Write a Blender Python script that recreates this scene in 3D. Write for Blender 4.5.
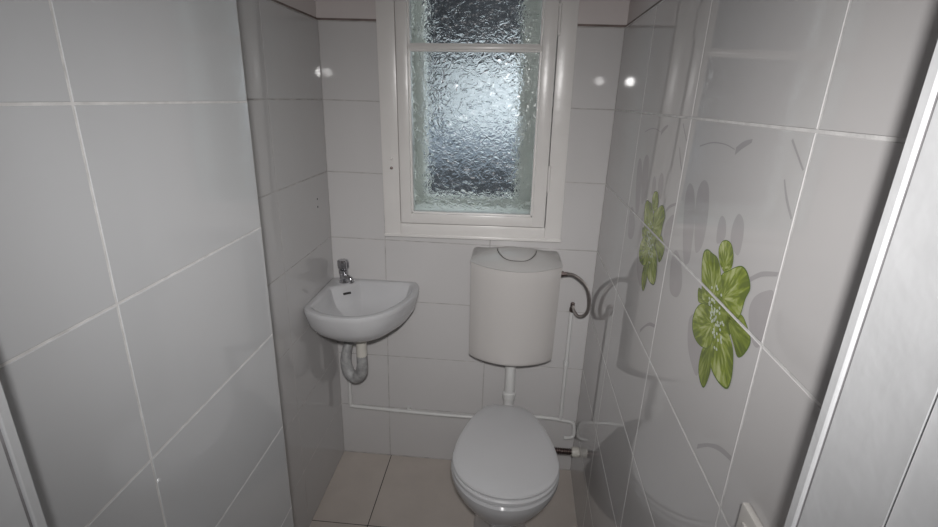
import bpy, bmesh, math, random
from mathutils import Vector, Matrix
from mathutils.geometry import tessellate_polygon
random.seed(7)
for o in list(bpy.data.objects): bpy.data.objects.remove(o)
sc = bpy.context.scene
COL = sc.collection

# ------------------------------------------------------------------ camera
CZ = 1.5246
R_ = Vector((0.99610953, 0.08185587, 0.03264089))
U_ = Vector((-0.05726963, 0.31978747, 0.94575693))
F_ = Vector((-0.06697761, 0.94394682, -0.3232312))
cd = bpy.data.cameras.new('camera'); cam = bpy.data.objects.new('camera', cd); COL.objects.link(cam)
cd.sensor_width = 36; cd.lens = 483.23/938*36; cd.clip_start = .01
cam.matrix_world = Matrix(((R_.x, U_.x, -F_.x, 0), (R_.y, U_.y, -F_.y, 0), (R_.z, U_.z, -F_.z, CZ), (0, 0, 0, 1)))
sc.camera = cam
# ------------------------------------------------------------------ sky and light
wd = bpy.data.worlds.new('overcast'); sc.world = wd; wd.use_nodes = True
wd.node_tree.nodes['Background'].inputs[0].default_value = (.84, .93, 1, 1)
wd.node_tree.nodes['Background'].inputs[1].default_value = 2.35
# the camera's pop-up flash, a little above and behind the lens
fl = bpy.data.lights.new('flash', 'SPOT'); fo = bpy.data.objects.new('flash', fl); COL.objects.link(fo)
BEAM_SHIFT = -.18
BEAM_U, BEAM_V = .745, .585
fl.energy = 77; fl.color = (1, .98, .97); fl.shadow_soft_size = .027
fl.spot_size = math.radians(128); fl.spot_blend = 1.0
FD = (F_ + .02*U_).normalized()
fo.rotation_euler = FD.to_track_quat('-Z', 'Y').to_euler()
fo.location = (.01, -.08, CZ+.14)
# beam pattern of the flash: an oval that fades towards its edges
fl.use_nodes = True; t = fl.node_tree; em = t.nodes['Emission']
tc = t.nodes.new('ShaderNodeTexCoord'); sx = t.nodes.new('ShaderNodeSeparateXYZ'); t.links.new(tc.outputs['Normal'], sx.inputs[0])
def mth(op, a, b=None):
    n = t.nodes.new('ShaderNodeMath'); n.operation = op
    for k, v in enumerate((a, b)):
        if v is None: continue
        if isinstance(v, (int, float)): n.inputs[k].default_value = v
        else: t.links.new(v, n.inputs[k])
    return n.outputs[0]
gu = mth('DIVIDE', sx.outputs['X'], sx.outputs['Z']); gv = mth('DIVIDE', sx.outputs['Y'], sx.outputs['Z'])
gu = mth('MULTIPLY', gu, 1/BEAM_U); gv = mth('MULTIPLY', mth('ADD', gv, BEAM_SHIFT), 1/BEAM_V)
ex = mth('ADD', mth('MULTIPLY', gu, gu), mth('MULTIPLY', gv, gv))
t.links.new(mth('EXPONENT', mth('MULTIPLY', ex, -1.0)), em.inputs['Strength'])
# unseen fill lamp, added under the hall ceiling for dim ambient light
al = bpy.data.lights.new('hall_light', 'AREA'); ao = bpy.data.objects.new('hall_light', al); COL.objects.link(ao)
al.shape = 'DISK'; al.size = .35; al.energy = 2.5; al.color = (.86, .92, 1)
ao.location = (.0, -.75, 2.44)
sc.cycles.blur_glossy = 0; sc.cycles.sample_clamp_indirect = 6
vs = sc.view_settings
vs.view_transform = 'Standard'; vs.look = 'None'; vs.exposure = 0; vs.gamma = 1; vs.use_curve_mapping = False

# ------------------------------------------------------------------ materials
def mat(name, col, rough=.5, metal=0, spec=.5, noise=0, nscale=8, bump=0, bscale=60, coat=0, bdist=.002):
    m = bpy.data.materials.new(name); m.use_nodes = True; t = m.node_tree; b = t.nodes['Principled BSDF']
    b.inputs['Base Color'].default_value = (*col, 1); b.inputs['Roughness'].default_value = rough
    b.inputs['Metallic'].default_value = metal; b.inputs['Specular IOR Level'].default_value = spec
    b.inputs['Coat Weight'].default_value = coat; b.inputs['Coat Roughness'].default_value = .05
    tc = t.nodes.new('ShaderNodeTexCoord')
    n = t.nodes.new('ShaderNodeTexNoise'); n.inputs['Scale'].default_value = nscale; n.inputs['Detail'].default_value = 4
    t.links.new(tc.outputs['Object'], n.inputs['Vector'])
    rp = t.nodes.new('ShaderNodeValToRGB')
    k = 1-noise
    rp.color_ramp.elements[0].color = (col[0]*k, col[1]*k, col[2]*k, 1); rp.color_ramp.elements[1].color = (*col, 1)
    rp.color_ramp.elements[0].position = .3; rp.color_ramp.elements[1].position = .7
    t.links.new(n.outputs['Fac'], rp.inputs['Fac']); t.links.new(rp.outputs['Color'], b.inputs['Base Color'])
    if bump:
        n2 = t.nodes.new('ShaderNodeTexNoise'); n2.inputs['Scale'].default_value = bscale; n2.inputs['Detail'].default_value = 3
        t.links.new(tc.outputs['Object'], n2.inputs['Vector'])
        bp = t.nodes.new('ShaderNodeBump'); bp.inputs['Strength'].default_value = bump; bp.inputs['Distance'].default_value = bdist
        t.links.new(n2.outputs['Fac'], bp.inputs['Height']); t.links.new(bp.outputs['Normal'], b.inputs['Normal'])
    return m
M = {}
M['tile_cool'] = mat('white_satin_tile', (.55, .557, .568), .035, noise=.03, nscale=3, bump=.012, bscale=7)
M['tile'] = mat('white_glazed_tile', (.56, .548, .545), .022, noise=.03, nscale=3, bump=.012, bscale=7)
M['tile_dark'] = mat('white_glazed_tile_aged', (.53, .52, .52), .022, noise=.04, nscale=3, bump=.012, bscale=7)  # slightly darker glazed tile for the left wall
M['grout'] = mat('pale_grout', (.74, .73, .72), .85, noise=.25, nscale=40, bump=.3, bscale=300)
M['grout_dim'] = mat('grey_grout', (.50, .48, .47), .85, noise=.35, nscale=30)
M['bead'] = mat('dirty_joint', (.24, .19, .175), .9, noise=.4, nscale=20)
M['plaster'] = mat('painted_plaster', (.62, .57, .56), .6, noise=.06, nscale=6, bump=.3, bscale=30)
M['floor_tile'] = mat('beige_floor_tile', (.56, .505, .46), .3, noise=.08, nscale=9)
M['floor_grout'] = mat('dark_floor_grout', (.05, .043, .04), .9, noise=.3, nscale=30)
M['ceramic'] = mat('sanitary_ceramic', (.53, .53, .54), .08, noise=.02, nscale=4)
M['lid_plastic'] = mat('toilet_lid_plastic', (.60, .60, .61), .28, noise=.02, nscale=5)
M['cistern'] = mat('cistern_plastic', (.52, .50, .485), .3, noise=.02, nscale=5)
M['cistern_lid'] = mat('cistern_lid_plastic', (.46, .45, .44), .3, noise=.02, nscale=5)
M['paint'] = mat('gloss_white_paint', (.72, .70, .68), .28, noise=.04, nscale=14, bump=.35, bscale=28)
M['jamb'] = mat('door_frame_paint', (.64, .648, .658), .25, noise=.05, nscale=14, bump=.45, bscale=22, bdist=.003)
M['frame_groove'] = mat('dusty_groove', (.34, .33, .34), .8, noise=.4, nscale=25)  # grey strip run along the groove of the door frame
M['seam'] = mat('paint_crack', (.10, .09, .085), .9, noise=.3, nscale=40)  # near-black, paints the shade in the gap round the push plate
M['pipe'] = mat('white_painted_pipe', (.66, .66, .65), .3, noise=.06, nscale=20)
M['trap_grey'] = mat('grey_plastic', (.40, .40, .40), .5, noise=.45, nscale=45, bump=.5, bscale=90)
M['trap_cream'] = mat('cream_plastic', (.60, .58, .53), .4, noise=.05)
M['chrome'] = mat('chrome', (.62, .62, .64), .12, 1, noise=.2, nscale=30)
M['dark'] = mat('dark_rubber', (.03, .028, .028), .6)  # near-black, stands for the unlit inside of holes
M['steel_nut'] = mat('tarnished_nut', (.20, .16, .15), .35, 1, noise=.3, nscale=60)
M['outer'] = mat('outer_white_paint', (.78, .78, .74), .6, noise=.06, nscale=10)
M['facade'] = mat('pale_facade', (.93, .94, .95), .9, noise=.1, nscale=2)
M['facade_grey'] = mat('grey_facade', (.20, .22, .25), .9, noise=.2, nscale=3)
M['facade_dark'] = mat('dark_roofing', (.022, .022, .025), .9, noise=.3, nscale=3)
M['socket'] = mat('socket_plastic', (.60, .58, .55), .35)
# braided steel of the hose
m = mat('braided_steel', (.50, .46, .44), .4, 1); t = m.node_tree; b = t.nodes['Principled BSDF']
w = t.nodes.new('ShaderNodeTexWave'); w.inputs['Scale'].default_value = 140; w.inputs['Distortion'].default_value = 1.5
tc = t.nodes.new('ShaderNodeTexCoord'); t.links.new(tc.outputs['Object'], w.inputs['Vector'])
bp = t.nodes.new('ShaderNodeBump'); bp.inputs['Distance'].default_value = .001; t.links.new(w.outputs['Fac'], bp.inputs['Height']); t.links.new(bp.outputs['Normal'], b.inputs['Normal'])
M['braid'] = m
# petals: uv = (along, across)
def petal_mat(name, lo, mid, hi):
    m = bpy.data.materials.new(name); m.use_nodes = True; t = m.node_tree; b = t.nodes['Principled BSDF']
    b.inputs['Roughness'].default_value = .12
    uv = t.nodes.new('ShaderNodeUVMap'); mp = t.nodes.new('ShaderNodeMapping'); mp.inputs['Scale'].default_value = (1.1, 8, 1)
    n = t.nodes.new('ShaderNodeTexNoise'); n.inputs['Scale'].default_value = 1.6; n.inputs['Detail'].default_value = 3; n.inputs['Distortion'].default_value = .5
    t.links.new(uv.outputs[0], mp.inputs[0]); t.links.new(mp.outputs[0], n.inputs['Vector'])
    rp = t.nodes.new('ShaderNodeValToRGB'); e = rp.color_ramp.elements
    e[0].position = .38; e[0].color = (*lo, 1); e[1].position = .66; e[1].color = (*hi, 1)
    x = e.new(.5); x.color = (*mid, 1)
    t.links.new(n.outputs['Fac'], rp.inputs[0]); t.links.new(rp.outputs[0], b.inputs['Base Color'])
    return m
M['petal'] = petal_mat('green_petal_print', (.13, .18, .013), (.25, .32, .025), (.52, .57, .25))
M['petal_dark'] = petal_mat('dark_green_petal_print', (.11, .155, .011), (.19, .25, .02), (.31, .37, .08))
M['petal_edge'] = mat('petal_outline_print', (.10, .16, .013), .12)
M['stamen'] = mat('stamen_print', (.62, .68, .55), .12)
M['ghost'] = mat('grey_petal_print', (.445, .425, .43), .1, noise=.04, nscale=30)
M['ghost_line'] = mat('grey_stem_print', (.41, .395, .40), .1)
# rippled privacy glass
m = bpy.data.materials.new('rippled_glass'); m.use_nodes = True; t = m.node_tree; b = t.nodes['Principled BSDF']
b.inputs['Base Color'].default_value = (.93, .97, .96, 1); b.inputs['Roughness'].default_value = .14
b.inputs['Transmission Weight'].default_value = 1; b.inputs['IOR'].default_value = 1.3
tc = t.nodes.new('ShaderNodeTexCoord'); mp = t.nodes.new('ShaderNodeMapping'); mp.inputs['Scale'].default_value = (1, 1, 1.15)
mp.inputs['Rotation'].default_value = (0, .6, 0)
n = t.nodes.new('ShaderNodeTexNoise'); n.inputs['Scale'].default_value = 42; n.inputs['Detail'].default_value = 2.5; n.inputs['Distortion'].default_value = 1.0
t.links.new(tc.outputs['Object'], mp.inputs[0]); t.links.new(mp.outputs[0], n.inputs['Vector'])
bp = t.nodes.new('ShaderNodeBump'); bp.inputs['Strength'].default_value = 1; bp.inputs['Distance'].default_value = .006
t.links.new(n.outputs['Fac'], bp.inputs['Height']); t.links.new(bp.outputs['Normal'], b.inputs['Normal'])
M['glass'] = m

# ------------------------------------------------------------------ helpers
class MB:
    def __init__(s): s.bm = bmesh.new(); s.mats = []; s.uv = s.bm.loops.layers.uv.new('UVMap')
    def mi(s, m):
        if m not in s.mats: s.mats.append(m)
        return s.mats.index(m)
    def face(s, pts, m, smooth=False, uvs=None):
        vs_ = [s.bm.verts.new(p) for p in pts]; f = s.bm.faces.new(vs_); f.material_index = s.mi(m); f.smooth = smooth
        if uvs:
            for l, q in zip(f.loops, uvs): l[s.uv].uv = q
        return f
    def box(s, a, b_, m, bev=0, seg=2, X=None):
        t = bmesh.new(); bmesh.ops.create_cube(t, size=1)
        for v in t.verts: v.co = Vector([(a[i]+b_[i])/2 + v.co[i]*(b_[i]-a[i]) for i in range(3)])
        if bev: bmesh.ops.bevel(t, geom=t.edges[:], offset=bev, segments=seg, affect='EDGES', profile=.5)
        s.add(t, m, X, smooth=False)
    def add(s, t, m, X=None, smooth=True):
        k = s.mi(m); mp = {}
        for v in t.verts: mp[v] = s.bm.verts.new(X @ v.co if X else v.co)
        for f in t.faces:
            g = s.bm.faces.new([mp[v] for v in f.verts]); g.material_index = k; g.smooth = smooth
        t.free()
    def loft(s, rings, m, cap0=True, cap1=True, smooth=True, closed=True):
        k = s.mi(m); V = [[s.bm.verts.new(p) for p in r] for r in rings]; n = len(rings[0])
        for i in range(len(V)-1):
            for j in range(n if closed else n-1):
                f = s.bm.faces.new((V[i][j], V[i][(j+1) % n], V[i+1][(j+1) % n], V[i+1][j])); f.material_index = k; f.smooth = smooth
        for c, r in ((cap0, V[0]), (cap1, V[-1])):
            if c: f = s.bm.faces.new(r); f.material_index = k; f.smooth = smooth
    def tube(s, path, rad, m, seg=14, sub=6, cap=True):
        P = [Vector(p) for p in path]; rr = rad if isinstance(rad, (list, tuple)) else [rad]*len(P)
        if sub > 1 and len(P) > 2:
            Q = []; RR = []
            for i in range(len(P)-1):
                p0, p1, p2, p3 = P[max(i-1, 0)], P[i], P[i+1], P[min(i+2, len(P)-1)]
                for j in range(sub):
                    u = j/sub
                    Q.append(.5*((2*p1)+(p2-p0)*u+(2*p0-5*p1+4*p2-p3)*u*u+(3*p1-p0-3*p2+p3)*u**3)); RR.append(rr[i]*(1-u)+rr[i+1]*u)
            Q.append(P[-1]); RR.append(rr[-1]); P, rr = Q, RR
        d = (P[1]-P[0]).normalized(); a = d.orthogonal().normalized(); rings = []
        for i, p in enumerate(P):
            d = (P[min(i+1, len(P)-1)]-P[max(i-1, 0)]).normalized(); a = (a-d*a.dot(d)).normalized(); c = d.cross(a)
            rings.append([p+rr[i]*(a*math.cos(2*math.pi*j/seg)+c*math.sin(2*math.pi*j/seg)) for j in range(seg)])
        s.loft(rings, m, cap, cap)
    def lathe(s, prof, m, o=(0, 0, 0), axis='z', seg=24):
        rings = []
        for r, h in prof:
            ring = []
            for j in range(seg):
                a = 2*math.pi*j/seg; x, y = r*math.cos(a), r*math.sin(a)
                ring.append(Vector(o)+Vector({'z': (x, y, h), 'x': (h, x, y), 'y': (x, h, y)}[axis]))
            rings.append(ring)
        s.loft(rings, m)
    def build(s, name, parent=None, X=None, fix=True, kind=None, label=None):
        if fix: bmesh.ops.recalc_face_normals(s.bm, faces=s.bm.faces[:])
        me = bpy.data.meshes.new(name); s.bm.to_mesh(me); s.bm.free()
        for m in s.mats: me.materials.append(M[m])
        o = bpy.data.objects.new(name, me); COL.objects.link(o)
        if X is not None: o.matrix_world = X
        if parent: o.parent = parent; o.matrix_parent_inverse = Matrix.Translation(-parent.location) if parent.type == 'EMPTY' and not parent.get('rot') else Matrix()
        if kind: o['kind'] = kind
        if label: o['label'] = label
        try:
            me.set_sharp_from_angle(angle=math.radians(30))
        except Exception: pass
        return o
def thing(name, label, cat, loc, group=None):
    o = bpy.data.objects.new(name, None); COL.objects.link(o); o.location = loc; o.empty_display_size = .05
    o['label'] = label; o['category'] = cat
    if group: o['group'] = group
    return o
def tag(o, label, cat, group=None):
    o['label'] = label; o['category'] = cat
    if group: o['group'] = group
    return o

# ------------------------------------------------------------------ walls
D = 1.7408; ROWS = [.004+.25*k for k in range(8)]; TOP = 1.757
xR = lambda y: .331+.0269*(y-1)
xA = lambda y: -.6528-.0069*(y-1)
xP = lambda y: -.5094-.0219*(y-1)
JY = .352                 # rear face of the door frame
YP = .9489                # corner of the front left projection
G = .0016                 # half a joint
def slab(mb, put, a0, a1, z0, z1, tile, gaps=(1, 1, 1, 1)):
    """one tile in wall coordinates (a along, z up, d depth behind the face); gaps: left,right,bottom,top"""
    g = [G*q for q in gaps]; e = [.0009*q for q in gaps]
    A0, A1, Z0, Z1 = a0+g[0], a1-g[1], z0+g[2], z1-g[3]
    if A1-A0 < .004 or Z1-Z0 < .004: return
    o = [(A0, Z0), (A1, Z0), (A1, Z1), (A0, Z1)]
    i = [(A0+e[0], Z0+e[2]), (A1-e[1], Z0+e[2]), (A1-e[1], Z1-e[3]), (A0+e[0], Z1-e[3])]
    F = [put(a, z, 0) for a, z in i]; E1 = [put(a, z, .0007) for a, z in o]; B = [put(a, z, .005) for a, z in o]
    mb.face(F, tile)
    for k in range(4):
        l = (k+1) % 4
        if (E1[k]-F[k]).length > 1e-5 or (E1[l]-F[l]).length > 1e-5: mb.face([E1[k], E1[l], F[l], F[k]], tile)
        mb.face([B[k], B[l], E1[l], E1[k]], tile)
def cells(c0, c1, cuts):
    v = [c0]+[c for c in cuts if c0+.002 < c < c1-.002]+[c1]
    return list(zip(v[:-1], v[1:]))
def tiled_wall(name, put, a0, a1, acuts, tile, grout, z1=TOP, hole=None, ext=0, thick=.1, top=2.5):
    mb = MB()
    for ca, cb in cells(a0, a1, acuts):
        for za, zb in cells(0, z1, ROWS):
            if hole and ca < hole[1] and cb > hole[0] and zb > hole[2]:
                x0, x1 = max(ca, hole[0]), min(cb, hole[1])
                if za < hole[2]: slab(mb, put, ca, cb, za, hole[2], tile, (1, 1, 1, 0))
                zz = max(za, hole[2]); gb = 1 if za >= hole[2] else 0
                if ca < x0: slab(mb, put, ca, x0, zz, zb, tile, (1, 0, gb, 1))
                if cb > x1: slab(mb, put, x1, cb, zz, zb, tile, (0, 1, gb, 1))
            else: slab(mb, put, ca, cb, za, zb, tile)
    def blk(x0, x1, zz0, zz1, d0, d1, m):
        P = [put(x, z, d) for d in (d0, d1) for x, z in ((x0, zz0), (x1, zz0), (x1, zz1), (x0, zz1))]
        for q in ((0, 1, 2, 3), (4, 5, 6, 7), (0, 1, 5, 4), (1, 2, 6, 5), (2, 3, 7, 6), (3, 0, 4, 7)): mb.face([P[k] for k in q], m)
    if hole:
        parts = [(a0, hole[0]), (hole[1], a1)]
        parts = [(a0-ext, hole[0]), (hole[1], a1+ext)]
        for x0, x1 in parts: blk(x0, x1, 0, z1-.001, .0006, thick, grout); blk(x0, x1, z1, top, .005, thick, 'plaster')
        blk(hole[0], hole[1], 0, hole[2], .0006, thick, grout); blk(hole[0], hole[1], hole[3], top, .005, thick, 'plaster')
        for x0, x1 in parts: blk(x0, x1, z1-.001, z1+.006, .0035, .02, 'bead')
    else:
        blk(a0, a1, 0, z1-.001, .0006, thick, grout); blk(a0, a1, z1, top, .005, thick, 'plaster'); blk(a0, a1, z1-.001, z1+.006, .0035, .02, 'bead')
    return mb
HOLE = (-.425, .18, 1.062, 2.12)
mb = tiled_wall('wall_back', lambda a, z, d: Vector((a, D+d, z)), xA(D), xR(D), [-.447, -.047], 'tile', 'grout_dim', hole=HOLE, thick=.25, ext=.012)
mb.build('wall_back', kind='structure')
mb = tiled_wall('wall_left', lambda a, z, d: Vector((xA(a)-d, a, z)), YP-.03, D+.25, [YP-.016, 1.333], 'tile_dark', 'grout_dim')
mb.build('wall_left', kind='structure')
# front left projection (boxed-in): tiled side facing the room and tiled end facing the window wall
mb = tiled_wall('wall_front_left', lambda a, z, d: Vector((xP(a)-d, a, z)), JY-.002, YP, [.5436], 'tile_cool', 'grout', thick=.14)
mb.box((xP(YP)-.14, YP-.006, 0), (xP(YP)-.0008, YP, TOP), 'tile')
mb.build('wall_front_left', kind='structure')

# right wall with the printed flowers
mb = tiled_wall('wall_right', lambda a, z, d: Vector((xR(a)+d, a, z)), JY-.002, D+.25, [.5477, .9476, 1.3476], 'tile', 'grout')
JZ = 1.254; JO = .0026
def smooth_poly(P, n=5):
    out = []; N = len(P)
    for i in range(N):
        p0, p1, p2, p3 = [Vector(P[(i+k) % N]) for k in (-1, 0, 1, 2)]
        for j in range(n):
            u = j/n; out.append(.5*((2*p1)+(p2-p0)*u+(2*p0-5*p1+4*p2-p3)*u*u+(3*p1-p0-3*p2+p3)*u**3))
    return out
def print_patch(mb, P, base, m, lift, dy, edge=None, rings=(.12, .45, .965, 1)):
    """a printed shape on the tile glaze; P and base are (y, z) on the wall; never crosses a joint"""
    t = bmesh.new(); uvl = t.loops.layers.uv.new('UVMap')
    if base is None:      # a long thin stroke: both sides run the same way
        h = len(P)//2; A, B = P[:h], P[h:][::-1]
        def fine(L):
            out = []
            for i in range(len(L)-1):
                p0, p1, p2, p3 = [Vector(L[min(max(i+k, 0), len(L)-1)]) for k in (-1, 0, 1, 2)]
                out += [.5*((2*p1)+(p2-p0)*u+(2*p0-5*p1+4*p2-p3)*u*u+(3*p1-p0-3*p2+p3)*u**3) for u in (0, .25, .5, .75)]
            return out+[Vector(L[-1])]
        A, B = fine(A), fine(B); VA = [t.verts.new(p.to_3d()) for p in A]; VB = [t.verts.new(p.to_3d()) for p in B]
        for i in range(len(VA)-1): t.faces.new((VA[i], VA[i+1], VB[i+1], VB[i]))
        P = []; rings = (); V = []
    else:
        P = smooth_poly(P); bs = Vector(base)
        V = [[t.verts.new(bs.lerp(p, r).to_3d()) for p in P] for r in rings]
    N = len(P)
    tag_ = []
    for i in range(len(rings)-1):
        for j in range(N):
            l = (j+1) % N
            try: f = t.faces.new((V[i][j], V[i][l], V[i+1][l], V[i+1][j]))
            except ValueError: continue
            f.material_index = 1 if (edge and i == len(rings)-2) else 0
            for lp, q in zip(f.loops, ((rings[i], j/N), (rings[i], (j+1)/N), (rings[i+1], (j+1)/N), (rings[i+1], j/N))): lp[uvl].uv = q
    if V:
        f = t.faces.new(V[0])
        for lp in f.loops: lp[uvl].uv = (0, .5)
    for co in (JZ-JO, JZ+JO, JZ+.25-JO, JZ-.25+JO):
        bmesh.ops.bisect_plane(t, geom=t.verts[:]+t.edges[:]+t.faces[:], plane_co=(0, co, 0), plane_no=(0, 1, 0))
    for co in (.5477+JO, .9476-JO):
        bmesh.ops.bisect_plane(t, geom=t.verts[:]+t.edges[:]+t.faces[:], plane_co=(co, 0, 0), plane_no=(1, 0, 0))
    for f in list(t.faces):
        c = f.calc_center_median()
        if abs(c.y-JZ) < JO or c.y > JZ+.25-JO or c.y < JZ-.25+JO or c.x < .5477+JO or c.x > .9476-JO: continue
        pts = [Vector((xR(v.co.x+dy)-lift, v.co.x+dy, v.co.y)) for v in f.verts]
        if f.calc_area() < 1e-9: continue
        mb.face(pts, edge if (f.material_index == 1 and edge) else m, uvs=[tuple(l[uvl].uv) for l in f.loops])
    t.free()
PET = [
 ([(.735,1.235),(.73,1.27),(.70,1.29),(.665,1.29),(.635,1.262),(.628,1.235),(.64,1.20),(.665,1.175),(.70,1.175),(.728,1.20)], (.69,1.24), 'petal_dark'),
 ([(.713,1.239),(.75,1.223),(.762,1.228),(.766,1.243),(.744,1.246),(.712,1.251)], (.70,1.238), 'petal_dark'),
 ([(.632,1.251),(.611,1.266),(.585,1.256),(.573,1.244),(.582,1.222),(.596,1.211),(.613,1.22),(.639,1.237)], (.65,1.245), 'petal_dark'),
 ([(.741,1.232),(.756,1.252),(.772,1.281),(.774,1.302),(.761,1.311),(.74,1.311),(.718,1.31),(.7,1.297),(.683,1.272),(.70,1.245)], (.705,1.25), 'petal'),
 ([(.709,1.307),(.721,1.322),(.716,1.336),(.701,1.343),(.683,1.342),(.669,1.329),(.667,1.312),(.682,1.299),(.698,1.301)], (.69,1.303), 'petal'),
 ([(.703,1.17),(.706,1.134),(.691,1.116),(.672,1.114),(.663,1.137),(.663,1.16),(.672,1.192)], (.68,1.188), 'petal_dark'),
 ([(.687,1.235),(.735,1.229),(.758,1.211),(.765,1.189),(.756,1.171),(.736,1.163),(.709,1.165),(.684,1.177),(.671,1.205)], (.688,1.215), 'petal'),
 ([(.683,1.272),(.693,1.292),(.672,1.307),(.651,1.32),(.634,1.325),(.617,1.32),(.604,1.306),(.61,1.288),(.613,1.264),(.625,1.249),(.653,1.251)], (.675,1.262), 'petal'),
 ([(.677,1.186),(.666,1.158),(.637,1.15),(.604,1.156),(.597,1.175),(.603,1.2),(.616,1.218),(.642,1.228),(.665,1.209)], (.667,1.213), 'petal'),
]
GH = [
 [(.854,1.259),(.884,1.301),(.906,1.361),(.9,1.392),(.87,1.386),(.843,1.347),(.831,1.297),(.83,1.266)],
 [(.813,1.294),(.843,1.347),(.851,1.389),(.832,1.409),(.805,1.401),(.787,1.36),(.784,1.32),(.792,1.3)],
 [(.733,1.329),(.742,1.355),(.735,1.371),(.717,1.366),(.709,1.344)],
 [(.687,1.343),(.693,1.367),(.682,1.386),(.662,1.379),(.654,1.356),(.658,1.333)],
 [(.583,1.257),(.596,1.279),(.59,1.3),(.568,1.317),(.551,1.321),(.549,1.287),(.552,1.252),(.565,1.245)],
 [(.9,1.186),(.922,1.236),(.906,1.265),(.869,1.254),(.842,1.218),(.856,1.189)],
 [(.764,1.139),(.78,1.178),(.76,1.197),(.725,1.178),(.699,1.147),(.705,1.115),(.732,1.119)],
]
GL = [
 [(.61,1.312),(.585,1.329),(.553,1.341),(.551,1.347),(.587,1.335),(.613,1.318)],
 [(.651,1.017),(.619,1.047),(.586,1.067),(.552,1.079),(.552,1.087),(.587,1.075),(.621,1.052),(.651,1.026)],
 [(.733,1.46),(.715,1.47),(.689,1.481),(.688,1.486),(.713,1.481),(.734,1.471)],
 [(.592,1.491),(.574,1.477),(.555,1.462),(.553,1.464),(.573,1.480),(.590,1.494)],
 [(.588,1.447),(.574,1.427),(.554,1.408),(.552,1.411),(.571,1.430),(.586,1.449)],
 [(.879,1.459),(.828,1.469),(.775,1.471),(.737,1.467),(.7375,1.4685),(.776,1.4728),(.8285,1.4708),(.880,1.461)],
]
rs = random.Random(3)
for dy in (0, .4):
    for k, P in enumerate(GH):
        c = (sum(p[0] for p in P)/len(P), sum(p[1] for p in P)/len(P)); print_patch(mb, P, c, 'ghost', .0001+.00003*k, dy)
    for P in GL:
        print_patch(mb, P, None, 'ghost_line', .00035, dy)
    for k, (P, b0, m_) in enumerate(PET): print_patch(mb, P, b0, m_, .0004+.00005*k, dy, 'petal_edge')
    r2 = random.Random(5)
    for k in range(60):       # stamens
        u = r2.random(); cy = .709-(.045)*u+r2.gauss(0, .012); cz = 1.262-.055*u+r2.gauss(0, .010)
        if abs(cz-JZ) < .006: continue
        a, b0 = .0030, .0022
        P = [(cy+a*math.cos(q*1.05), cz+b0*math.sin(q*1.05)) for q in range(6)]
        print_patch(mb, P, (cy, cz), 'stamen', .0009, dy, None, (.5, 1))
mb.build('wall_right', kind='structure')

# floor
mb = MB()
def fput(x, y, d): return Vector((x, y, -d))
fy = [1.3635-.4*k for k in range(0, 4)]
for xa, xb in cells(-.72, .42, [-.443, -.043, .357]):
    for ya, yb in cells(.02, D+.02, sorted(fy)): slab(mb, fput, xa, xb, ya, yb, 'floor_tile')
mb.box((-1.1, -1.7, -.08), (1.1, D+.3, -.0012), 'floor_grout')
mb.box((-1.1, -1.7, -.0012), (1.1, .02, 0), 'floor_tile')
mb.build('floor', kind='structure')
mb = MB(); mb.box((-1.15, -1.75, 2.5), (1.15, D+.3, 2.6), 'plaster'); mb.build('ceiling', kind='structure')

# wall holding the door opening, and the hall behind the camera
OL, OR, OH = -.4405, .2727, 2.02
mb = MB()
mb.box((-1.1, .10, 0), (OL-.03, JY-.004, 2.5), 'plaster'); mb.box((OR+.03, .10, 0), (1.1, JY-.004, 2.5), 'plaster')
mb.box((OL-.03, .10, OH+.03), (OR+.03, JY-.004, 2.5), 'plaster'); mb.build('wall_front', kind='structure')
for nm, a, b_ in (('wall_hall_left', (-1.1, -1.7, 0), (-1.0, .10, 2.5)), ('wall_hall_right', (1.0, -1.7, 0), (1.1, .10, 2.5)), ('wall_hall_rear', (-1.0, -1.7, 0), (1.0, -1.6, 2.5))):
    mb = MB(); mb.box(a, b_, 'plaster'); mb.build(nm, kind='structure')
# door frame: profile in plan (y, inward offset) run up each side and across the head
def jamb(sgn, x0, name, JY):
    mb = MB()
    # offset is how far the face stands back from the stop bead
    prof = [(JY-.002, -.03), (JY-.002, .0), (JY-.0035, -.0), (JY-.0100, .0), (JY-.0113, .0008), (JY-.0118, .003),
            (JY-.0150, .003), (JY-.0156, .0012), (JY-.0860, .0012), (JY-.0885, .0035), (JY-.0910, -.0015), (JY-.0960, -.0005), (.135, .0), (.10, .0), (.085, -.012), (.085, -.03)]
    prof[0] = (JY-.002, .03); prof = [(y, -o) for y, o in prof]
    pts = [(x0-sgn*o*1.0 if False else x0+sgn*(-o), y) for y, o in prof]
    pts[-2] = (x0+sgn*.0, .085); pts[-1] = (x0+sgn*.03, .085)
    rings = [[(x, y, z) for x, y in pts] for z in (0, OH+.03)]
    mb.loft(rings, 'jamb', smooth=False)
    gx = x0+sgn*.0030
    mb.box((min(gx, gx-sgn*.0006), JY-.0148, 0), (max(gx, gx-sgn*.0005), JY-.0120, OH), 'frame_groove')
    return mb.build(name, kind='structure')
jamb(1, OR, 'trim_1', .368); jamb(-1, OL, 'trim_2', .342)
mb = MB(); mb.box((OL, .085, OH), (OR, JY-.002, OH+.03), 'jamb', .003); mb.build('trim_3', kind='structure')

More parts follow.
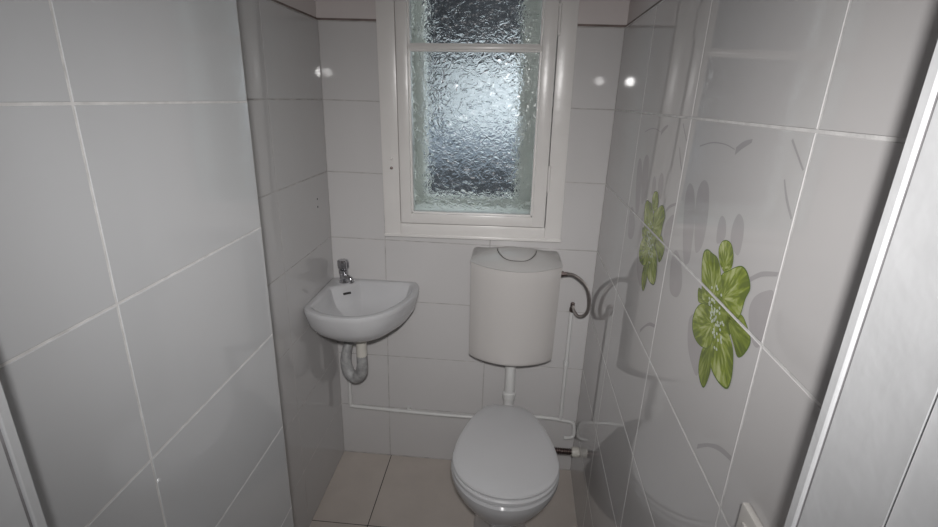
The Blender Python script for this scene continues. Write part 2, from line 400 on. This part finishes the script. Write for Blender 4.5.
# ------------------------------------------------------------------ window
TIL = math.radians(1.0)
WX = Matrix.Translation((-.12, D, 1.35)) @ Matrix.Rotation(-TIL, 4, 'Y') @ Matrix.Translation((.12, -D, -1.35))
win = bpy.data.objects.new('window_1', None); COL.objects.link(win); win['kind'] = 'structure'; win.location = (0, 0, 0)
def wbuild(mb, name, parent=win):
    o = mb.build(name); o.matrix_world = WX
    o.parent = parent
    if parent is not win: o.matrix_parent_inverse = parent.matrix_world.inverted() if parent.type != 'EMPTY' else Matrix(); o.matrix_world = WX
    return o
y0 = D-.016
mb = MB()     # fixed frame boards
mb.box((-.448, y0, 1.037), (-.387, D+.05, 2.16), 'paint', .002); mb.box((.146, y0, 1.037), (.205, D+.05, 2.16), 'paint', .002)
mb.box((-.387, y0, 1.037), (.146, D+.05, 1.082), 'paint', .002); mb.box((-.387, y0, 2.10), (.146, D+.05, 2.16), 'paint', .002)
mb.box((-.45, y0-.004, 1.030), (.207, D+.002, 1.040), 'paint', .002)
fr = wbuild(mb, 'window_frame')
y1 = D-.024
mb = MB()     # opening sash
SL, SR, SB = -.3835, .1425, 1.0855
mb.box((SL, y1, SB), (-.345, D+.02, 2.095), 'paint', .003); mb.box((.097, y1, SB), (SR, D+.02, 2.095), 'paint', .003)
mb.box((-.347, y1+.0005, SB), (.099, D+.02, 1.122), 'paint', .003); mb.box((-.347, y1+.0005, 2.05), (.099, D+.02, 2.095), 'paint', .003)
for a, b_ in (((-.346, y1+.010, 1.120), (-.338, D+.02, 2.055)), ((.090, y1+.010, 1.120), (.098, D+.02, 2.055)), ((-.346, y1+.010, 1.118), (.098, D+.02, 1.128))): mb.box(a, b_, 'paint', .002)
sa = wbuild(mb, 'sash')
mb = MB(); mb.box((-.345, y1+.004, 1.676), (.097, D+.012, 1.690), 'paint', .003); mb.box((-.345, y1+.012, 1.670), (.097, D+.012, 1.696), 'paint', .002); wbuild(mb, 'glazing_bar')
for z0, z1 in ((1.126, 1.672), (1.694, 2.055)):
    mb = MB(); mb.box((-.341, D+.002, z0), (.093, D+.006, z1), 'glass'); wbuild(mb, 'window_pane')
for z in (1.215, 1.72):
    mb = MB(); mb.tube([(.147, y1-.001, z), (.147, y1-.001, z+.085)], .0045, 'paint'); mb.lathe([(.001, -.006), (.0055, 0), (.0055, .004), (.001, .006)], 'paint', (.147, y1-.001, z+.087)); wbuild(mb, 'hinge')
for z in (1.285, 1.318):
    mb = MB(); mb.lathe([(.0045, 0), (.0055, -.006), (.004, -.012), (.001, -.013)], 'steel_nut' if z < 1.3 else 'paint', (-.413, y0, z), 'y', 12); wbuild(mb, 'latch_peg')
# outside reveal and outer frame
mb = MB(); ya, yb = D+.05, 2.06
for a, b_ in (((-.46, ya, 1.0), (-.385, yb, 2.2)), ((.14, ya, 1.0), (.21, yb, 2.2)), ((-.385, ya, 1.0), (.14, yb, 1.10)), ((-.385, ya, 2.08), (.14, yb, 2.2))): mb.box(a, b_, 'outer')
rv = wbuild(mb, 'reveal')
mb = MB()
ox0, ox1, oz0, oz1 = -.335, .035, 1.135, 2.03
for a, b_ in (((-.385, 2.0, 1.10), (ox0, 2.05, 2.08)), ((ox1, 2.0, 1.10), (.14, 2.05, 2.08)), ((ox0, 2.0, 1.10), (ox1, 2.05, oz0)), ((ox0, 2.0, oz1), (ox1, 2.05, 2.08))): mb.box(a, b_, 'outer', .003)
wbuild(mb, 'outer_frame')

# buildings across the yard, seen blurred through the glass
mb = MB(); mb.box((-6, D+.35, -.6), (6, 9, -.5), 'facade'); mb.build('ground', kind='structure')  # unseen pale ground, added to bounce skylight onto the facade
b1 = thing('building', 'pale building across the yard blurred behind the rippled window glass', 'building', (-.4, 6.5, 0))
mb = MB(); mb.box((-2.6, 6.0, -.5), (2.5, 7.5, 2.02), 'facade'); mb.build('wall', b1)
mb = MB(); mb.box((-1.4, 5.6, 2.02), (2.6, 7.6, 4.6), 'facade_dark', .02); mb.build('roof', b1)
b2 = thing('outbuilding', 'low grey outbuilding with dark roof blurred at bottom of window', 'outbuilding', (-.3, 5, 0))
mb = MB(); mb.box((-.84, 4.6, -.5), (2.3, 4.95, 1.23), 'facade_grey'); mb.build('wall', b2)
mb = MB(); mb.box((-.84, 4.0, -.5), (2.4, 4.6, .93), 'facade_dark', .02); mb.build('roof', b2)
b3 = thing('yard_wall', 'dark wall blurred along the left edge of the window glass', 'wall', (-1.9, 5.2, 0))
mb = MB(); mb.box((-2.6, 5.0, -.5), (-.86, 5.5, 4), 'facade_dark', .02)
b3m = mb.build('wall', b3)

# ------------------------------------------------------------------ wash basin in the back left corner
CX, CY = -.657, D-.0005
BC = Vector((-.493, 1.570)); ZR = .842
OUT = smooth_poly([(-.6555, 1.7395), (-.6555, 1.60), (-.6550, 1.455), (-.648, 1.430), (-.618, 1.406), (-.575, 1.386), (-.514, 1.376), (-.455, 1.382), (-.398, 1.412), (-.352, 1.470), (-.318, 1.550), (-.303, 1.625), (-.304, 1.680), (-.318, 1.722), (-.345, 1.7390), (-.50, 1.7395), (-.60, 1.7395)], 4)
def clampw(p): return Vector((max(p.x, -.6555), min(p.y, D-.0013)))
OUT = [clampw(p) for p in OUT]
def raycast(poly, c, a):
    d = Vector((math.cos(a), math.sin(a))); best = None
    for i in range(len(poly)):
        p, q = poly[i]-c, poly[(i+1) % len(poly)]-c; e = q-p; den = d.x*e.y-d.y*e.x
        if abs(den) < 1e-9: continue
        t_ = (p.x*e.y-p.y*e.x)/den; u = (p.x*d.y-p.y*d.x)/den
        if t_ > 0 and -1e-6 <= u <= 1+1e-6: best = t_ if best is None else max(best, t_)
    return best
NA = 96
OR_ = [raycast(OUT, BC, 2*math.pi*k/NA) for k in range(NA)]
def bring(fn):
    out = []
    for k in range(NA):
        a = 2*math.pi*k/NA; r, z = fn(a, OR_[k]); out.append((BC.x+r*math.cos(a), BC.y+r*math.sin(a), z))
    return out
def inner(a, ro):      # bowl mouth: keeps clear of the corner shelf
    c = math.cos(a-math.radians(135)); return min(ro-.027, .215-.085*max(0, c)**3)
rings = [bring(lambda a, r: (.028, .707)), bring(lambda a, r: (r*.3, .708)), bring(lambda a, r: (r*.5, .713)), bring(lambda a, r: (r*.68, .724)), bring(lambda a, r: (r*.83, .745)),
         bring(lambda a, r: (r*.925, .770)), bring(lambda a, r: (r*.97, .802)), bring(lambda a, r: (r*.998, .824)), bring(lambda a, r: (r, .836)), bring(lambda a, r: (r-.002, .8405)),
         bring(lambda a, r: (r-.008, ZR)), bring(lambda a, r: (max(inner(a, r)+.006, .02), ZR-.0005)), bring(lambda a, r: (inner(a, r)+.0, .838)),
         bring(lambda a, r: (inner(a, r)-.005, .830)), bring(lambda a, r: (inner(a, r)*.92, .798)), bring(lambda a, r: (inner(a, r)*.83, .768)),
         bring(lambda a, r: (inner(a, r)*.62, .743)), bring(lambda a, r: (inner(a, r)*.22, .727)), bring(lambda a, r: (.012, .725))]
basin = thing('wash_basin', 'small white ceramic wash basin fixed across the back left corner', 'basin', (-.48, 1.58, .70))
mb = MB(); mb.loft(rings, 'ceramic'); mb.build('bowl', basin)
mb = MB()   # overflow slot under the tap, its shaded inside drawn as a dark tube
ov = Vector((BC.x-.083, BC.y+.083, .812)); dr = Vector((-.62, .76, 0)).normalized(); tn = Vector((.76, .62, 0)).normalized()
mb.tube([ov-tn*.014-dr*.002, ov-dr*.001, ov+tn*.014-dr*.002], .0042, 'dark', 10, 4); mb.build('overflow_slot', basin)
mb = MB(); mb.lathe([(.001, .7275), (.018, .7275), (.021, .7255), (.021, .722)], 'chrome', (BC.x, BC.y, 0), seg=20); mb.build('drain', basin)
# tap
TX, TY = -.598, 1.690
mb = MB(); mb.lathe([(.018, ZR-.001), (.018, ZR+.004), (.0155, ZR+.008), (.0155, ZR+.034), (.018, ZR+.038), (.018, ZR+.05), (.010, ZR+.055)], 'chrome', (TX, TY, 0)); tap = mb.build('tap', basin)
mb = MB(); mb.tube([(TX+.008, TY-.008, ZR+.026), (TX+.028, TY-.030, ZR+.030), (TX+.038, TY-.034, ZR+.027), (TX+.043, TY-.036, ZR+.014)], [.012, .011, .010, .009], 'chrome'); s = mb.build('spout'); s.parent = tap; s.matrix_parent_inverse = Matrix(); s.matrix_world = tap.matrix_world if False else s.matrix_world
mb = MB()
prof = [(.006, ZR+.053), (.016, ZR+.056), (.0205, ZR+.062), (.0205, ZR+.084), (.016, ZR+.090), (.001, ZR+.092)]
seg = 32; rr = []
for r, h in prof: rr.append([(TX+(r*(1+(.10*math.cos(8*2*math.pi*j/seg)))) * math.cos(2*math.pi*j/seg), TY+(r*(1+.10*math.cos(8*2*math.pi*j/seg)))*math.sin(2*math.pi*j/seg), h) for j in range(seg)])
mb.loft(rr, 'chrome'); hd = mb.build('handle')
for o in (s, hd): o.parent = tap

# trap under the basin
TXC = BC.x-.010
tr = thing('sink_trap', 'grey plastic drain trap curling below the corner wash basin', 'drain trap', (-.5, 1.6, .5))
mb = MB(); mb.lathe([(.031, .706), (.032, .697), (.022, .688), (.0195, .676), (.0195, .59)], 'trap_cream', (TXC, BC.y, 0)); mb.build('tailpiece', tr, label='cream tailpiece')
mb = MB(); mb.lathe([(.0195, .680), (.0265, .680), (.0265, .666), (.0195, .664)], 'trap_cream', (TXC, BC.y, 0)); mb.build('nut', tr)
mb = MB(); mb.tube([(TXC, BC.y, .60), (TXC, BC.y, .555), (TXC-.008, BC.y+.004, .515), (TXC-.034, BC.y+.012, .494), (TXC-.062, BC.y+.022, .512), (TXC-.073, BC.y+.03, .555), (TXC-.070, BC.y+.045, .60), (TXC-.064, BC.y+.07, .645), (TXC-.075, BC.y+.11, .668), (TXC-.09, D+.001, .672)],
                   [.0195, .021, .0225, .023, .023, .021, .018, .0165, .0165, .017], 'trap_grey', 18); mb.build('trap_bend', tr)

# ------------------------------------------------------------------ cistern
ci = thing('toilet_cistern', 'white wall-hung plastic cistern below the window', 'cistern', (.052, D, .6))
CXm = .052; TR = 0
def csec(z, hw, yf, bow, cr=.008, n=14):
    """section with bowed front, returned counter-clockwise; x relative to the centre"""
    pts = [(-hw, D-.001, z), (-hw*1.0, (D+yf)/2, z)]
    fr_ = []
    for k in range(n+1):
        u = -1+2*k/n; x = hw*u; y = yf-bow*(1-abs(u)**2.0)
        e = max(0, (abs(u)-.86)/.14); y += cr*.7*e**2.2
        fr_.append((x, y, z))
    pts += fr_; pts += [(hw, (D+yf)/2, z), (hw, D-.001, z)]
    return [(CXm+x+(z-.98)*math.tan(TR)*1.0, y, zz+ -0*x) for x, y, zz in pts]
def dip(sec, amt):      # bend the line: middle of the front lower
    out = []
    for x, y, z in sec:
        u = (x-CXm)/.16; f = max(0, 1-u*u)*max(0, min(1, (D-.06-y)/.05)); out.append((x, y, z-amt*f))
    return out
rings = []
for z, q in ((.604, .965), (.6055, .985), (.610, .996), (.617, 1), (.66, 1), (.75, 1), (.85, 1), (.93, 1), (.975, 1), (.981, .995)):
    f = min(1, max(0, (z-.6)/.38)); hw = .155+.0045*f
    yf = D-.132; s_ = csec(z, hw*(q if q < 1 else 1), yf+(1-q)*.3, .056-.004*f)
    rings.append(dip(s_, .012*max(0, min(1, (z-.80)/.17))))
mb = MB(); mb.loft(rings, 'cistern'); mb.build('tank', ci)
rings = []
for z, q, yo in ((.9805, 1.008, -.002), (.984, 1.012, -.003), (.989, 1.006, .001), (1.006, 1.0, .022), (1.016, .99, .045), (1.021, .975, .068), (1.023, .93, .09)):
    sct = csec(z, (.160)*q, D-.132+yo, .050-yo*.35)
    f = (z-.98)/.043
    sct = [(x, y, zz-.030*f*((x-CXm)/.16)**2) for x, y, zz in sct]
    rings.append(dip(sct, .012*(1-f)))
mb = MB(); mb.loft(rings, 'cistern_lid'); lid = mb.build('lid', ci)
LP = [(-.003, .984), (.001, .989), (.022, 1.006), (.045, 1.016), (.068, 1.021), (.09, 1.023), (.14, 1.0235)]
def zlid(x, y):      # height of the lid's surface
    u = x/.159; tt = y-(D-.132-.050*(1-u*u)); z = LP[0][1]
    for (a, za), (b_, zb) in zip(LP[:-1], LP[1:]):
        if a <= tt <= b_: z = za+(zb-za)*(tt-a)/(b_-a)
    if tt > LP[-1][0]: z = LP[-1][1]
    f = max(0, min(1, (z-.98)/.043)); z -= .030*f*(x/.16)**2
    return z-.012*(1-f)*max(0, 1-u*u)
def upath(s0, dz, n=30):
    out = []
    for k in range(n+1):
        a = math.pi+math.pi*k/n; x = .070*s0*math.copysign(abs(math.cos(a))**.75, math.cos(a)); y = D-.075+.084*s0*math.sin(a)
        out.append((CXm+x+.0003, y, zlid(x, y)+dz))
    return out
mb = MB(); mb.tube(upath(1.0, .0), .0011, 'seam', 6, 1); mb.build('plate_gap', ci)
mb = MB(); U0 = upath(.97, .0008); U1 = upath(.90, .0022); 
rings = []
for s0, dz in ((.975, -.004), (.97, .0008), (.95, .0022), (.8, .0024), (.6, .0024), (.4, .0024), (.2, .0024)): rings.append(upath(s0, dz))
mb.loft(rings, 'cistern_lid', False, False, closed=False); mb.face(rings[-1], 'cistern_lid', True); mb.build('push_plate', ci)
# small moulded rib near the top right of the tank
mb = MB(); mb.box((CXm+.118, D-.1368, .957), (CXm+.150, D-.125, .959), 'cistern_lid', .0006); mb.build('rib', ci)

# flush pipe
mb = MB(); mb.tube([(.057, 1.672, .60), (.060, 1.672, .48), (.060, 1.672, .40), (.060, 1.670, .365), (.059, 1.655, .338), (.057, 1.634, .326)], .0205, 'pipe', 20, 3)
mb.lathe([(.0205, .602), (.029, .600), (.030, .576), (.024, .570)], 'pipe', (.057, 1.672, 0))
mb.lathe([(.0205, .425), (.0255, .420), (.0255, .395), (.0205, .390)], 'pipe', (.060, 1.672, 0))
tag(mb.build('flush_pipe'), 'white flush pipe running down from the cistern to the toilet', 'flush pipe')

# ------------------------------------------------------------------ toilet
to = thing('toilet', 'white floor-standing toilet with its lid closed', 'toilet', (.05, 1.35, 0))
TC = .0495
def egg(hw, yfront, yback, ywide, z, backw=.60, n=64, sq=2.3):
    pts = []
    for k in range(n):
        a = 2*math.pi*k/n; c, s1 = math.cos(a), math.sin(a)
        if s1 < 0:   # front
            x = hw*math.copysign(abs(c)**.98, c); y = ywide+(ywide-yfront)*s1
        else:
            y = ywide+(yback-ywide)*math.copysign(abs(s1)**(2/2.6), s1)
            f = (y-ywide)/(yback-ywide); w_ = hw*(1-(1-backw)*f**1.5)
            x = w_*math.copysign(abs(c)**(.42), c) if False else w_*math.copysign(min(1, abs(c))**(2/4.2), c)
        pts.append((TC+x, y, z))
    return pts
# bowl: from the foot up to the rim then inside
rings = [egg(.098, 1.235, 1.64, 1.42, .0, .8), egg(.098, 1.235, 1.64, 1.42, .02, .8), egg(.090, 1.25, 1.64, 1.42, .06, .8), egg(.086, 1.255, 1.64, 1.42, .14, .8),
         egg(.108, 1.222, 1.64, 1.40, .20, .8), egg(.142, 1.172, 1.64, 1.38, .26, .75), egg(.165, 1.136, 1.63, 1.35, .31, .65), egg(.175, 1.120, 1.60, 1.32, .345, .6),
         egg(.178, 1.113, 1.585, 1.305, .37, .58), egg(.178, 1.113, 1.58, 1.305, .384, .58), egg(.174, 1.119, 1.575, 1.305, .390, .58),
         egg(.130, 1.175, 1.53, 1.305, .390, .7), egg(.118, 1.19, 1.50, 1.305, .375, .7), egg(.09, 1.24, 1.50, 1.32, .28, .7), egg(.05, 1.32, 1.45, 1.38, .20, .8), egg(.02, 1.36, 1.40, 1.38, .19, .8)]
mb = MB(); mb.loft(rings, 'ceramic'); mb.build('pan', to)
rings = [egg(.171, 1.126, 1.585, 1.29, .391, .66), egg(.174, 1.121, 1.588, 1.29, .394, .66), egg(.174, 1.121, 1.588, 1.29, .403, .66), egg(.171, 1.126, 1.585, 1.29, .407, .66),
         egg(.118, 1.19, 1.50, 1.29, .407, .7), egg(.112, 1.197, 1.49, 1.29, .391, .7)]
mb = MB(); mb.loft(rings, 'lid_plastic', False, False); k = mb; 
mb.loft([rings[0], rings[-1]], 'lid_plastic', False, False); mb.build('seat', to)
rings = [egg(.169, 1.134, 1.578, 1.29, .409, .66), egg(.173, 1.129, 1.582, 1.29, .411, .66), egg(.174, 1.127, 1.584, 1.29, .416, .66), egg(.172, 1.130, 1.582, 1.29, .4205, .66), egg(.166, 1.138, 1.575, 1.29, .4235, .66), egg(.155, 1.145, 1.56, 1.29, .425, .6), egg(.09, 1.2, 1.5, 1.29, .427, .6), egg(.02, 1.27, 1.31, 1.29, .4275, .6)]
mb = MB(); mb.loft(rings, 'lid_plastic'); mb.build('lid', to)
for sx in (-1, 1):
    mb = MB(); mb.tube([(TC+sx*.055, 1.578, .400), (TC+sx*.080, 1.578, .400)], .010, 'lid_plastic'); mb.build('hinge', to)
mb = MB(); mb.lathe([(.034, 1.66), (.036, 1.69), (.036, 1.71), (.034, D-.0)], 'ceramic', (TC, 0, .20), 'y'); mb.build('waste_outlet', to)


# ------------------------------------------------------------------ pipes, hose and valve
def clip(mb, x, z): mb.box((x-.006, D-.02, z-.011), (x+.006, D+.001, z+.011), 'pipe', .001)
mb = MB(); py = D-.018
mb.tube([(-.607, py, .655), (-.608, py, .56), (-.610, py, .30), (-.611, py, .274), (-.606, py, .262), (-.590, py, .259), (-.35, py, .252), (-.10, py, .250), (.06, py, .255)], .0078, 'pipe', 14, 5)
mb.lathe([(.010, -.42), (.010, -.40)], 'pipe', (0, py, .2535), 'x', 14)
clip(mb, -.36, .2525)
tag(mb.build('water_pipe'), 'white painted pipe dropping below the basin and along the wall', 'pipe')
mb = MB(); hx = .278
mb.tube([(hx, py, .765), (hx+.001, py, .55), (hx+.003, py, .275)], .0072, 'pipe', 14, 3)
mb.lathe([(.0105, .53), (.0105, .55)], 'pipe', (hx+.001, py, 0))
mb.tube([(.16, py, .276), (.24, py, .275), (.30, py, .268), (.325, py, .264), (.337, py-.002, .255), (.341, py-.004, .235), (.342, py-.006, .210), (.335, py-.009, .197), (.315, py-.012, .193), (.300, py-.012, .193)], .0078, 'pipe', 14, 5)
tag(mb.build('water_pipe'), 'white painted riser pipe right of the toilet ending in a hook', 'pipe')
va = thing('shutoff_valve', 'dark threaded valve with a pale cap beside the toilet pan', 'valve', (.28, D-.05, .15))
vy = 1.592
mb = MB(); prof = []
for k in range(9): prof += [(.0105, .238+.0085*k), (.0135, .241+.0085*k), (.0105, .244+.0085*k)]
mb.lathe([(.008, .227)]+prof+[(.0105, .316)], 'steel_nut', (0, vy, .222), 'x', 16); mb.build('thread', va, label='dark threaded body')
mb = MB(); mb.lathe([(.013, .316), (.0185, .318), (.0195, .324), (.0195, .340), (.017, .346), (.001, .3475)], 'trap_cream', (0, vy, .222), 'x', 18); mb.build('cap', va, label='cream round cap')
ho = thing('supply_hose', 'braided steel hose looping from the cistern to the riser pipe', 'hose', (.28, 1.66, .8))
hp = [(.228, 1.655, .939), (.238, 1.654, .940), (.262, 1.653, .936), (.292, 1.652, .916), (.313, 1.654, .888), (.324, 1.656, .855), (.328, 1.66, .82), (.326, 1.668, .790), (.316, 1.68, .768), (.298, 1.695, .760), (.284, 1.71, .775), (.279, 1.718, .792)]
mb = MB(); mb.tube(hp, .0062, 'braid', 14, 6); mb.build('braid', ho)
mb = MB(); mb.lathe([(.006, .2135), (.0105, .2145), (.0105, .224), (.008, .226), (.008, .238), (.006, .240)], 'steel_nut', (0, 1.655, .939), 'x', 6); mb.build('nut', ho)
mb = MB(); mb.lathe([(.008, .764), (.0105, .768), (.0105, .782), (.008, .784), (.008, .800), (.006, .803)], 'steel_nut', (.279, 1.7195, 0), 'z', 6); mb.build('nut', ho)

# ------------------------------------------------------------------ fitting on the right wall, screw holes
so = thing('wall_switch', 'white plastic switch cover low on right wall beside door frame', 'switch', (xR(.45), .45, 1.03))
mb = MB(); yy = .447
mb.box((xR(yy)-.009, .405, .985), (xR(yy)+.0004, .489, 1.073), 'socket', .003); mb.build('cover', so)
mb = MB(); mb.box((xR(yy)-.012, .420, 1.0), (xR(yy)-.0085, .474, 1.056), 'socket', .0015); mb.build('rocker', so)
for k, (yy, zz) in enumerate(((.985, 1.408), (.985, 1.374), (1.63, 1.173), (1.63, 1.145))):
    mb = MB(); mb.lathe([(.0032, -.001), (.0036, .0006), (.002, .0012)], 'dark', (xA(yy), yy, zz), 'x', 10)
    lab = ['dark screw plug, upper of the pair beside the projecting tiled corner', 'dark screw plug, lower of the pair beside the projecting tiled corner',
           'dark screw plug, upper of the pair left above the basin tap', 'dark screw plug, lower of the pair left above the basin tap'][k]
    tag(mb.build('screw_plug'), lab, 'screw plug', 'screw plugs in the left wall')
